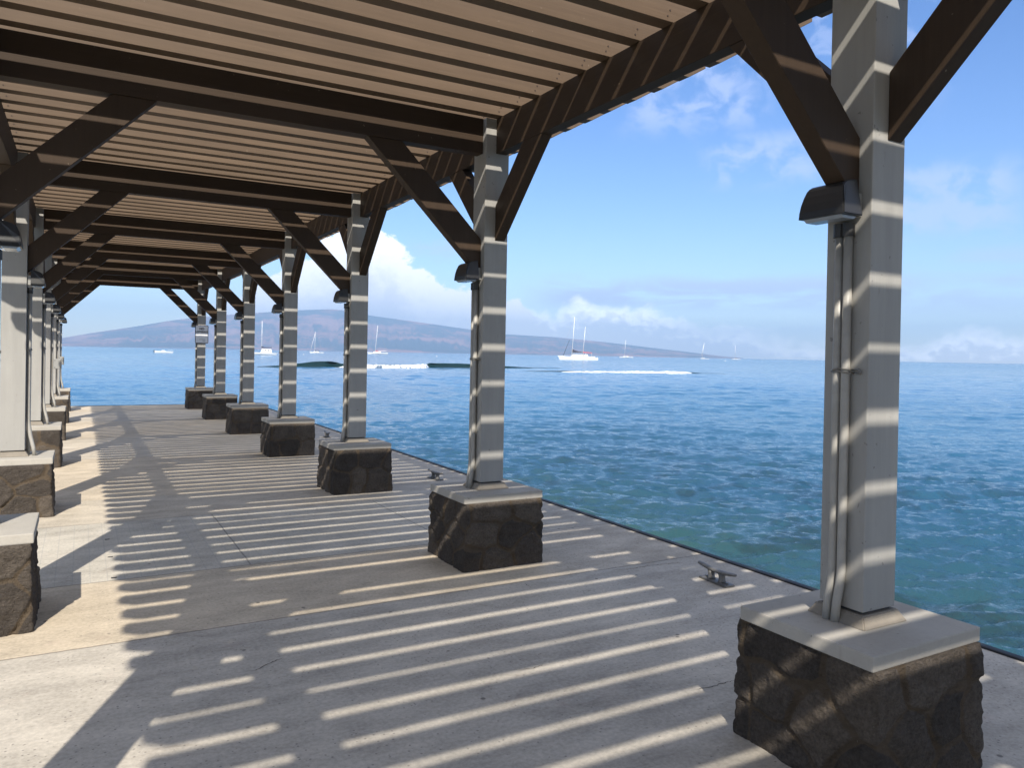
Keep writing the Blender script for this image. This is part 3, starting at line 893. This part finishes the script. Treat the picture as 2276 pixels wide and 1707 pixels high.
def boat_root(name, az, d, label, cat, yaw_off=0.0):
    p = polar(az, d, WATER_Z)
    # broadside to the pier: bow toward the left as seen from it
    e = empty(name, p, -R(az) + R(yaw_off)); tag(e, label, cat, BOATG); return e

def cabin_bm(x0, x1, w, z0, z1, slope=0.5):
    bm = bmesh.new(); h = z1 - z0
    add_loft(bm, [[(x0, -w, z0), (x1, -w, z0), (x1, w, z0), (x0, w, z0)], [(x0 + h * slope, -w * .85, z1), (x1 - h * .15, -w * .85, z1), (x1 - h * .15, w * .85, z1), (x0 + h * slope, w * .85, z1)]])
    bmesh.ops.bevel(bm, geom=bm.edges[:], offset=min(.12, h * .2), segments=2, affect='EDGES'); return bm

# 1 two-masted catamaran
b = boat_root('catamaran', 34.39, 454, 'large white two masted catamaran with dark furled mainsail, biggest boat in view', 'catamaran')
for yy in (-2.8, 2.8):
    from_bm('hull', hull_mesh(23.7, 1.9, 2.3, 1.5, 0.75), M_white, b, (0, yy, 0), smooth=False)
from_bm('bridge_deck', box(-9.5, 10.2, -3.4, 3.4, 1.0, 1.9, 0.15), M_white, b)
cb = from_bm('cabin', cabin_bm(-4.2, 6.0, 2.7, 1.9, 3.2, 1.1), M_white, b)
bm = bmesh.new(); add_box(bm, 2.4, 4.2, -2.68, -2.55, 2.35, 2.95); from_bm('window', bm, M_win, cb)
bm = bmesh.new(); add_box(bm, -2.2, 1.8, -2.64, -2.52, 2.60, 2.85); from_bm('window', bm, M_win, cb)
spar('mast', (-3.6, 0, 2.0), (-2.3, 0, 25.5), 0.22, M_mast, b, 0.13)
spar('mast', (2.8, 0, 2.0), (4.1, 0, 19.6), 0.20, M_mast, b, 0.12)
bo = spar('boom', (-3.4, 0, 4.1), (3.2, 0, 4.5), 0.12, M_mast, b)
bm = bmesh.new()
add_loft(bm, [[(-3.3, -.45, 4.3), (-3.3, .45, 4.3), (-3.3, .22, 6.3), (-3.3, -.22, 6.3)], [(-1.4, -.42, 4.4), (-1.4, .42, 4.4), (-1.4, .2, 5.5), (-1.4, -.2, 5.5)], [(0.6, -.35, 4.5), (0.6, .35, 4.5), (0.6, .15, 5.05), (0.6, -.15, 5.05)], [(3.1, -.2, 4.6), (3.1, .2, 4.6), (3.1, .1, 4.85), (3.1, -.1, 4.85)]])
from_bm('sail_cover', bm, M_sailnavy, bo)
bm = bmesh.new(); add_loft(bm, [[(3.0, -2.2, 4.3), (8.4, -2.2, 4.2), (8.4, 2.2, 4.2), (3.0, 2.2, 4.3)], [(3.1, -1.9, 4.75), (8.2, -1.9, 4.45), (8.2, 1.9, 4.45), (3.1, 1.9, 4.75)]]); from_bm('canopy', bm, M_red, b)
for xx in (4.6, 8.0):
    for yy in (-2.1, 2.1): spar('canopy_post', (xx, yy, 1.85), (xx, yy, 4.3), 0.06, M_mast, b)
spar('furled_jib', (-8.8, 0, 2.0), (-5.1, 0, 11.8), 0.14, M_sailnavy, b, 0.08)
bm = bmesh.new()
add_tube(bm, [(-10.8, 0, 2.1), (-2.4, 0, 24.5)], 0.035, 5); add_tube(bm, [(-3.4, -2.8, 1.9), (-2.9, 0, 17)], 0.03, 5); add_tube(bm, [(2.9, -2.8, 1.8), (3.6, 0, 14)], 0.03, 5); add_tube(bm, [(11, 0, 1.8), (4.0, 0, 19)], 0.03, 5)
from_bm('rigging', bm, M_rig, b)
bm = bmesh.new()
for xx in np.arange(-11, 11.5, 1.6): add_tube(bm, [(xx, -3.5, 1.4), (xx, -3.5, 2.65)], 0.03, 5)
add_tube(bm, [(-11, -3.5, 2.6), (11.2, -3.5, 2.5)], 0.025, 5)
from_bm('railing', bm, M_mast, b)

def sloop(az, d, L, label, mast_x, mast_h, rake, boom=None, cover=None, ch=1.0, jib=None, bim=None, wheel=None, cat='sailboat', thick=1.0):
    b = boat_root('sailboat', az, d, label, cat)
    fb = 0.075 * L + 0.3
    from_bm('hull', hull_mesh(L, L * 0.29, fb * 1.15, fb * 0.85), M_white, b)
    cb = from_bm('cabin', cabin_bm(mast_x - L * .10, mast_x + L * .27, L * .10, fb * .92, fb * .92 + .09 * L ** .7, .8), M_white, b)
    bm = bmesh.new(); add_box(bm, mast_x, mast_x + L * .18, -L * .098, -L * .088, fb * .92 + .10, fb * .92 + .10 + .03 * L ** .8); from_bm('window', bm, M_win, cb)
    spar('mast', (mast_x, 0, fb * .9), (mast_x + rake, 0, mast_h), 0.16 * thick, M_mast, b, 0.10 * thick)
    bl = boom or L * .36
    bo = spar('boom', (mast_x + .1, 0, fb + .15 * L ** .75), (mast_x + bl, 0, fb + .16 * L ** .75), 0.09 * thick, M_mast, b)
    if cover:
        z = fb + .155 * L ** .75
        bm = bmesh.new()
        add_loft(bm, [[(mast_x + u * bl, -w, z - .1), (mast_x + u * bl, w, z - .1), (mast_x + u * bl, w * .4, z + h * ch), (mast_x + u * bl, -w * .4, z + h * ch)] for u, w, h in ((0.0, .28, .065 * L), (.3, .28, .04 * L), (.7, .22, .03 * L), (1.0, .12, .018 * L))])
        from_bm('sail_cover', bm, cover, bo)
    if jib: spar('furled_jib', (-L * .46, 0, fb * 1.1), (mast_x + rake * .9 - .2, 0, mast_h * .90), 0.13 * thick, jib, b, 0.07 * thick)
    if bim:
        z = fb + .13 * L ** .8
        bm = bmesh.new(); add_loft(bm, [[(mast_x + L * .14, -L * .10, z), (L * .45, -L * .10, z), (L * .45, L * .10, z), (mast_x + L * .14, L * .10, z)], [(mast_x + L * .17, -L * .08, z + .25), (L * .43, -L * .08, z + .2), (L * .43, L * .08, z + .2), (mast_x + L * .17, L * .08, z + .25)]])
        from_bm('bimini', bm, bim, b)
        for xx in (mast_x + L * .18, L * .42):
            spar('bimini_post', (xx, -L * .09, fb * .85), (xx, -L * .09, z), 0.05, M_mast, b)
    bm = bmesh.new()
    r = 0.03 * thick
    add_tube(bm, [(-L * .47, 0, fb * 1.1), (mast_x + rake * .95, 0, mast_h * .97)], r, 5); add_tube(bm, [(L * .48, 0, fb * .85), (mast_x + rake, 0, mast_h)], r, 5); add_tube(bm, [(mast_x + .2, -L * .14, fb), (mast_x + rake * .6, 0, mast_h * .6)], r, 5)
    add_tube(bm, [(mast_x + rake * .55, -L * .06, mast_h * .58), (mast_x + rake * .55, L * .06, mast_h * .58)], r * 1.5, 5)
    from_bm('rigging', bm, M_rig, b)
    return b

sloop(37.97, 1200, 21.8, 'small white sailboat with tan awning just right of the two masted catamaran', -2.6, 27.6, 1.2, bim=M_tan, thick=1.9)
sloop(43.63, 1300, 14.0, 'faint white sailboat with a strongly leaning mast near the end of the island', -4.0, 27.0, 2.6, jib=M_mast, thick=2.0)
sloop(45.82, 1400, 15.2, 'rightmost and farthest white sailboat standing on the horizon past the island', -1.6, 25.3, 0.0, cover=M_sailnavy, thick=1.9)
sloop(19.46, 787, 20.7, 'white sailboat with red sail cover and white bimini before the island', -2.4, 29.2, 2.2, cover=M_red, ch=0.45, bim=M_white, thick=1.8)
sloop(15.09, 754, 12.9, 'white sailboat with a pale furled jib above the curling wave', -1.7, 20.7, 0.2, cover=M_sailnavy, jib=M_white, thick=1.3)

# motor sailer seen between two posts
b = boat_root('sailboat', 11.41, 396, 'white motor sailer with raised cabin and black sail cover between two posts', 'sailboat')
from_bm('hull', hull_mesh(13.4, 4.6, 1.15, 1.35, 0.8), M_white, b).rotation_euler = (0, 0, math.pi)
cb = from_bm('cabin', cabin_bm(-1.4, 4.0, 1.6, 1.0, 2.95, 0.35), M_white, b)
bm = bmesh.new()
for xx in (0.6, 1.9): add_box(bm, xx, xx + .75, -1.56, -1.40, 2.05, 2.55)
from_bm('window', bm, M_win, cb)
spar('mast', (-0.8, 0, 1.2), (-0.8, 0, 16.8), 0.15, M_mast, b, 0.10)
bo = spar('boom', (-0.8, 0, 3.55), (4.4, 0, 3.75), 0.09, M_mast, b)
bm = bmesh.new(); add_loft(bm, [[(x_, -w, 3.5 + dz), (x_, w, 3.5 + dz), (x_, w * .4, 3.6 + h), (x_, -w * .4, 3.6 + h)] for x_, w, h, dz in ((-1.0, .3, .75, 0), (-.3, .3, .55, 0), (.6, .26, .30, -.05), (2.2, .22, .26, 0), (4.0, .12, .3, .1))])
from_bm('sail_cover', bm, M_sailnavy, bo)
bm = bmesh.new(); add_tube(bm, [(-6.3, 0, 1.3), (-.85, 0, 16.2)], .02, 5); add_tube(bm, [(-.8, -1.2, 9.5), (-.8, 1.2, 9.5)], .04, 5); add_tube(bm, [(-.8, -2.1, 1.2), (-.8, -1.2, 9.5)], .018, 5)
from_bm('rigging', bm, M_rig, b)

# low motor boat at the left
b = boat_root('motor_boat', 4.95, 417, 'low white open motor boat without a mast, leftmost boat', 'motor boat', 180)
from_bm('hull', hull_mesh(8.6, 2.6, 0.95, 1.15, 0.9), M_white, b)
cb = from_bm('console', cabin_bm(-0.6, 1.2, 0.6, 0.9, 1.4, 0.5), M_white, b)
from_bm('outboard_motor', box(4.25, 4.75, -0.3, 0.3, 0.2, 1.5, 0.08), M_win, b)
bm = bmesh.new(); add_tube(bm, [(-4.0, -.6, 1.0), (-3.9, -.6, 1.5), (-1.8, -.95, 1.45), (-1.8, -.95, .9)], .03, 6); from_bm('bow_rail', bm, M_mast, b)

def buoy(az, d, r, label):
    e = empty('mooring_buoy', polar(az, d, WATER_Z)); tag(e, label, 'buoy', 'mooring buoys')
    bm = bmesh.new(); bmesh.ops.create_uvsphere(bm, u_segments=14, v_segments=10, radius=r)
    for v in bm.verts: v.co.z = v.co.z * 0.9 + r * 0.3
    from_bm('float', bm, M_buoy, e, smooth=True)
    spar('ring_post', (0, 0, r), (0, 0, r * 1.7), r * .15, M_rig, e)
buoy(45.07, 700, 0.5, 'tiny white mooring buoy between the two rightmost sailboats')
buoy(23.83, 520, 0.38, 'tiny white mooring buoy above the second dark wave')
buoy(14.19, 470, 0.28, 'tiny white mooring buoy left of the sailboat with the furled jib')

# ------------------------------------------------------------------ island
SIL = [(-14, .02), (-9, .12), (-5, .28), (-1.05, .52), (.65, .90), (3.4, 1.45), (5.1, 1.84), (7.1, 2.18), (9.8, 2.52), (13.6, 2.90), (16.2, 3.07), (17.6, 2.95), (18.9, 2.68), (20.6, 2.48), (22.3, 2.29), (25.7, 1.88), (28.9, 1.50), (32.7, 1.34), (36.1, 1.06), (39.5, .70), (42.9, .35), (45.0, .12), (46.3, .02)]
DI = 10500.0
def ridge_h(az): return math.tan(R(lerp_tab(SIL, az))) * DI + 1.6 - WATER_Z
na_, nr_ = 420, 46
XX = np.zeros((nr_, na_)); YY = XX.copy(); ZZ_ = XX.copy()
for j in range(na_):
    az = -14 + 60.3 * j / (na_ - 1); H = ridge_h(az)
    for i in range(nr_):
        f = i / (nr_ - 1)                      # 0 shore .. 0.72 ridge .. 1 back
        d = DI - 2600 + 4000 * f
        s = min(1.0, f / 0.65)
        sh = s ** 1.15 if f <= 0.65 else 1 - ((f - .65) / .35) ** 2
        q = Vector((az * 0.55, f * 3.2, 0))
        gul = mnoise.fractal(Vector((az * 2.2, f * 1.0, 2)), 0.8, 2.0, 5)
        amp = math.sin(math.pi * min(1, max(0, s))) * (1 if f < .65 else 0)
        z = H * (sh + 0.17 * gul * amp) * (d / DI if f < .65 else 1.0)
        if f >= 0.62: z = min(z, H * d / DI)
        XX[i, j], YY[i, j], ZZ_[i, j] = d * math.sin(R(az)), d * math.cos(R(az)), WATER_Z - 3 + max(0, z + 3)
def mat_island():
    m, t, b = new_mat('dry_island_slopes')
    p = world_pos(t); x, y, z = t.sep(p)
    v = t.vscale(p, (0.0011, 0.0011, 0.0065))
    n = t.noise(v, 1.0, 7, 0.62, 0.6)
    n2 = t.noise(t.vscale(p, (0.004, 0.004, 0.012)), 1.0, 5, 0.6)
    n = t.math('ADD', t.math('MULTIPLY', n, 0.75), t.math('MULTIPLY', n2, 0.25))
    c = t.ramp(n, [(0.36, (0.022, 0.040, 0.055)), (0.47, (0.035, 0.048, 0.060)), (0.53, (0.220, 0.115, 0.105)), (0.62, (0.340, 0.180, 0.155)), (0.72, (0.06, 0.06, 0.065))])
    t.set(b.inputs['Base Color'], c); b.inputs['Roughness'].default_value = 1.0; b.inputs['Specular IOR Level'].default_value = 0.0
    t.set(b.inputs['Normal'], t.bump(n2, 0.5, 60.0))
    return m
o = link_mesh('island_hills', grid_mesh('island_hills', XX, YY, ZZ_), mat_island()); tag(o, kind='structure')

# ------------------------------------------------------------------ haze
bm = bmesh.new(); add_box(bm, -12300, 12300, -12300, 12300, WATER_Z - 4.6, 600)
hz = from_bm('haze', bm, None); tag(hz, kind='stuff')
m = bpy.data.materials.new('sea_air'); m.use_nodes = True
t = NT(m.node_tree); t.N.clear()
pv = t.n('ShaderNodeVolumePrincipled'); oo = t.n('ShaderNodeOutputMaterial'); t.L.new(pv.outputs[0], oo.inputs['Volume'])
pv.inputs['Color'].default_value = (0.44, 0.67, 1.0, 1); pv.inputs['Density'].default_value = 1.50e-4; pv.inputs['Anisotropy'].default_value = 0.0
hz.data.materials.append(m)

# ------------------------------------------------------------------ light
SUNV = Vector((-0.435, -0.992, 1.0)).normalized()
el = math.asin(SUNV.z); az = math.atan2(SUNV.x, SUNV.y)
sl = bpy.data.lights.new('sun', 'SUN'); sl.energy = 5.0; sl.angle = R(0.53); sl.color = (1.0, 0.945, 0.86)
so = bpy.data.objects.new('sun', sl); COL.objects.link(so); so.location = (-20, -45, 45)
so.rotation_euler = (-SUNV).to_track_quat('-Z', 'Y').to_euler()

w = bpy.data.worlds.new('World'); scene.world = w; w.use_nodes = True
t = NT(w.node_tree); t.N.clear()
out = t.n('ShaderNodeOutputWorld'); bg = t.n('ShaderNodeBackground'); t.L.new(bg.outputs[0], out.inputs[0])
sky = t.n('ShaderNodeTexSky', sky_type='NISHITA'); sky.sun_disc = False; sky.sun_elevation = el; sky.sun_rotation = az
sky.altitude = 0; sky.air_density = 1.0; sky.dust_density = 0.12; sky.ozone_density = 1.8
dirv = t.n('ShaderNodeTexCoord').outputs['Generated']
dx, dy, dz = t.sep(dirv)
azd = t.math('MULTIPLY', t.math('ARCTAN2', dx, dy), 57.29578)
eld = t.math('MULTIPLY', t.math('ARCSINE', dz), 57.29578)
cv = t.comb(azd, t.math('MULTIPLY', eld, 1.35), 0.0)
def curve(xsock, pts, x0, x1, ymax):
    fc = t.n('ShaderNodeFloatCurve'); c = fc.mapping.curves[0]
    pts = [((p[0] - x0) / (x1 - x0), p[1] / ymax) for p in pts]
    while len(c.points) < len(pts): c.points.new(0.5, 0.5)
    for q, p in zip(c.points, pts): q.location = p; q.handle_type = 'AUTO_CLAMPED'
    fc.mapping.update()
    t.set(fc.inputs['Value'], t.math('DIVIDE', t.math('SUBTRACT', xsock, x0), x1 - x0, clamp=True))
    return t.math('MULTIPLY', fc.outputs[0], ymax)
puff = t.noise(cv, 0.42, 9, 0.56, 0.25, '2D'); puff2 = t.noise(cv, 1.3, 7, 0.6, 0.2, '2D'); wisp = t.noise(t.vscale(cv, (0.45, 1.4, 1)), 0.32, 8, 0.6, 0.4, '2D')
billow = t.math('ADD', t.math('MULTIPLY', t.math('SUBTRACT', puff, 0.5), 3.4), t.math('MULTIPLY', t.math('SUBTRACT', puff2, 0.5), 1.3))
# cumulus heap over the island
top1 = curve(azd, [(4, 0.2), (7.5, 2.4), (10, 4.3), (12, 5.7), (14.2, 7.1), (16.5, 8.7), (18.2, 9.2), (20.0, 9.2), (21.1, 7.8), (22.8, 6.2), (24.5, 5.4), (26.5, 4.9), (29, 4.3), (31, 3.2), (34, 0.2)], 0, 40, 10)
e1 = t.math('SUBTRACT', t.math('ADD', top1, billow), eld)
c1 = t.smooth(e1, 0.0, 0.55)
# low cumulus bank to the right
top2 = curve(azd, [(26, 0.6), (29, 3.5), (32, 3.5), (34.5, 4.1), (37.5, 4.0), (40, 3.5), (42.5, 2.9), (45, 2.6), (48, 2.0), (52, 1.3), (57, 1.3), (60, 2.2), (63, 2.1), (68, 1.8)], 25, 70, 10)
e2 = t.math('SUBTRACT', t.math('ADD', top2, t.math('MULTIPLY', billow, 0.7)), eld)
c2 = t.math('MULTIPLY', t.smooth(e2, -0.2, 1.3), 0.80)
# thin lilac streaks and patches
def band(a0, a1, e0, e1, fa, fe):
    h = t.math('MULTIPLY', t.smooth(azd, a0, a0 + fa), t.math('SUBTRACT', 1.0, t.smooth(azd, a1 - fa, a1)))
    v_ = t.math('MULTIPLY', t.smooth(eld, e0, e0 + fe), t.math('SUBTRACT', 1.0, t.smooth(eld, e1 - fe, e1)))
    return t.math('MULTIPLY', h, v_)
ws = t.smooth(wisp, 0.40, 0.66)
st = t.math('MULTIPLY', t.math('MULTIPLY', band(29, 60, 3.0, 6.4, 5, 1.2), t.smooth(wisp, 0.28, 0.56)), 1.5)
pz = t.math('MULTIPLY', band(36, 49, 15, 22.5, 3.5, 2.6), t.smooth(puff, 0.34, 0.66))
pz2 = t.math('MULTIPLY', band(42, 53, 11.5, 16.5, 3.0, 1.8), t.smooth(puff, 0.36, 0.68))
pz3 = t.math('MULTIPLY', band(53, 64, 7.5, 13.5, 2.5, 1.6), t.smooth(puff, 0.32, 0.62))
pz4 = t.math('MULTIPLY', band(52, 70, 2.5, 8.0, 3.0, 1.6), t.smooth(wisp, 0.36, 0.66))
pz5 = t.math('MULTIPLY', band(20, 29, 6.3, 9.2, 2.5, 1.2), t.smooth(wisp, 0.42, 0.66))
pz6 = t.math('MULTIPLY', band(47, 60, 15, 26, 4, 3), t.smooth(puff, 0.50, 0.68))
hi = t.math('MAXIMUM', t.math('MAXIMUM', st, pz), t.math('MAXIMUM', pz2, t.math('MAXIMUM', pz3, pz4)))
hi = t.math('MAXIMUM', hi, t.math('MAXIMUM', t.math('MULTIPLY', pz5, 0.8), t.math('MULTIPLY', pz6, 0.6)))
# unseen cloud added behind, beside and above the viewer to neutralise blue fill
overhead = t.smooth(eld, 30.0, 42.0)
rest = t.math('MULTIPLY', t.smooth(t.noise(t.vscale(dirv, (1, 1, 2.2)), 2.6, 7, 0.6, 0.3), 0.40, 0.55), t.math('MAXIMUM', t.math('MAXIMUM', overhead, t.smooth(azd, 75.0, 95.0)), t.math('SUBTRACT', 1.0, t.smooth(azd, -35.0, -15.0))))
rest = t.math('MULTIPLY', rest, t.smooth(eld, 2.0, 12.0))
hi = t.math('MAXIMUM', t.math('MULTIPLY', hi, 0.55), t.math('MULTIPLY', rest, 0.9))
above = t.smooth(eld, -0.3, 0.3)
SKS = 0.13
skc = t.mix(1.0, sky.outputs[0], (SKS * 0.94, SKS * 0.97, SKS * 1.06, 1), 'MULTIPLY')
hs = t.n('ShaderNodeHueSaturation'); t.set(hs.inputs['Color'], skc); hs.inputs['Saturation'].default_value = 1.20; hs.inputs['Hue'].default_value = 0.507; hs.inputs['Value'].default_value = 0.95
skc = hs.outputs[0]
CW = 1.0
depth1 = t.smooth(t.math('ADD', e1, t.math('MULTIPLY', t.math('SUBTRACT', puff2, 0.5), 2.8)), 1.2, 6.5)
cum_col = t.mix(depth1, (1.15 * CW, 1.15 * CW, 1.17 * CW, 1), (0.80 * CW, 0.83 * CW, 0.95 * CW, 1))
c = t.mix(hi, skc, t.mix(rest, (0.50, 0.585, 0.84, 1), (0.76, 0.735, 0.70, 1)))
depth2 = t.smooth(t.math('ADD', e2, t.math('MULTIPLY', t.math('SUBTRACT', puff2, 0.5), 2.6)), 0.3, 2.0)
c = t.mix(t.math('MULTIPLY', c2, above), c, t.mix(depth2, (2.3 * CW, 2.22 * CW, 2.2 * CW, 1), (1.15 * CW, 1.14 * CW, 1.22 * CW, 1)))
c = t.mix(t.math('MULTIPLY', c1, above), c, cum_col)
t.set(bg.inputs['Color'], c); bg.inputs['Strength'].default_value = 1.0

# ------------------------------------------------------------------ camera
yaw, pitch, roll = R(29.462), R(-0.441), R(1.057)
f = Vector((math.sin(yaw) * math.cos(pitch), math.cos(yaw) * math.cos(pitch), math.sin(pitch)))
r = f.cross(Vector((0, 0, 1))).normalized(); u = r.cross(f)
r2 = r * math.cos(roll) + u * math.sin(roll); u2 = -r * math.sin(roll) + u * math.cos(roll)
cam = bpy.data.cameras.new('camera'); co = bpy.data.objects.new('camera', cam); COL.objects.link(co)
co.matrix_world = Matrix(((r2.x, u2.x, -f.x, 0), (r2.y, u2.y, -f.y, 0), (r2.z, u2.z, -f.z, 1.6), (0, 0, 0, 1)))
cam.sensor_width = 36.0; cam.lens = 1696.1 / 2276 * 36.0; cam.shift_y = -53.4 / 2276
cam.clip_start = 0.05; cam.clip_end = 60000
scene.camera = co

# ------------------------------------------------------------------ render settings
scene.render.engine = 'CYCLES'
scene.cycles.max_bounces = 7; scene.cycles.diffuse_bounces = 4; scene.cycles.glossy_bounces = 4
scene.cycles.volume_bounces = 0
scene.cycles.use_denoising = True
scene.view_settings.view_transform = 'Standard'; scene.view_settings.look = 'None'
scene.view_settings.exposure = 0.55; scene.view_settings.gamma = 1.0
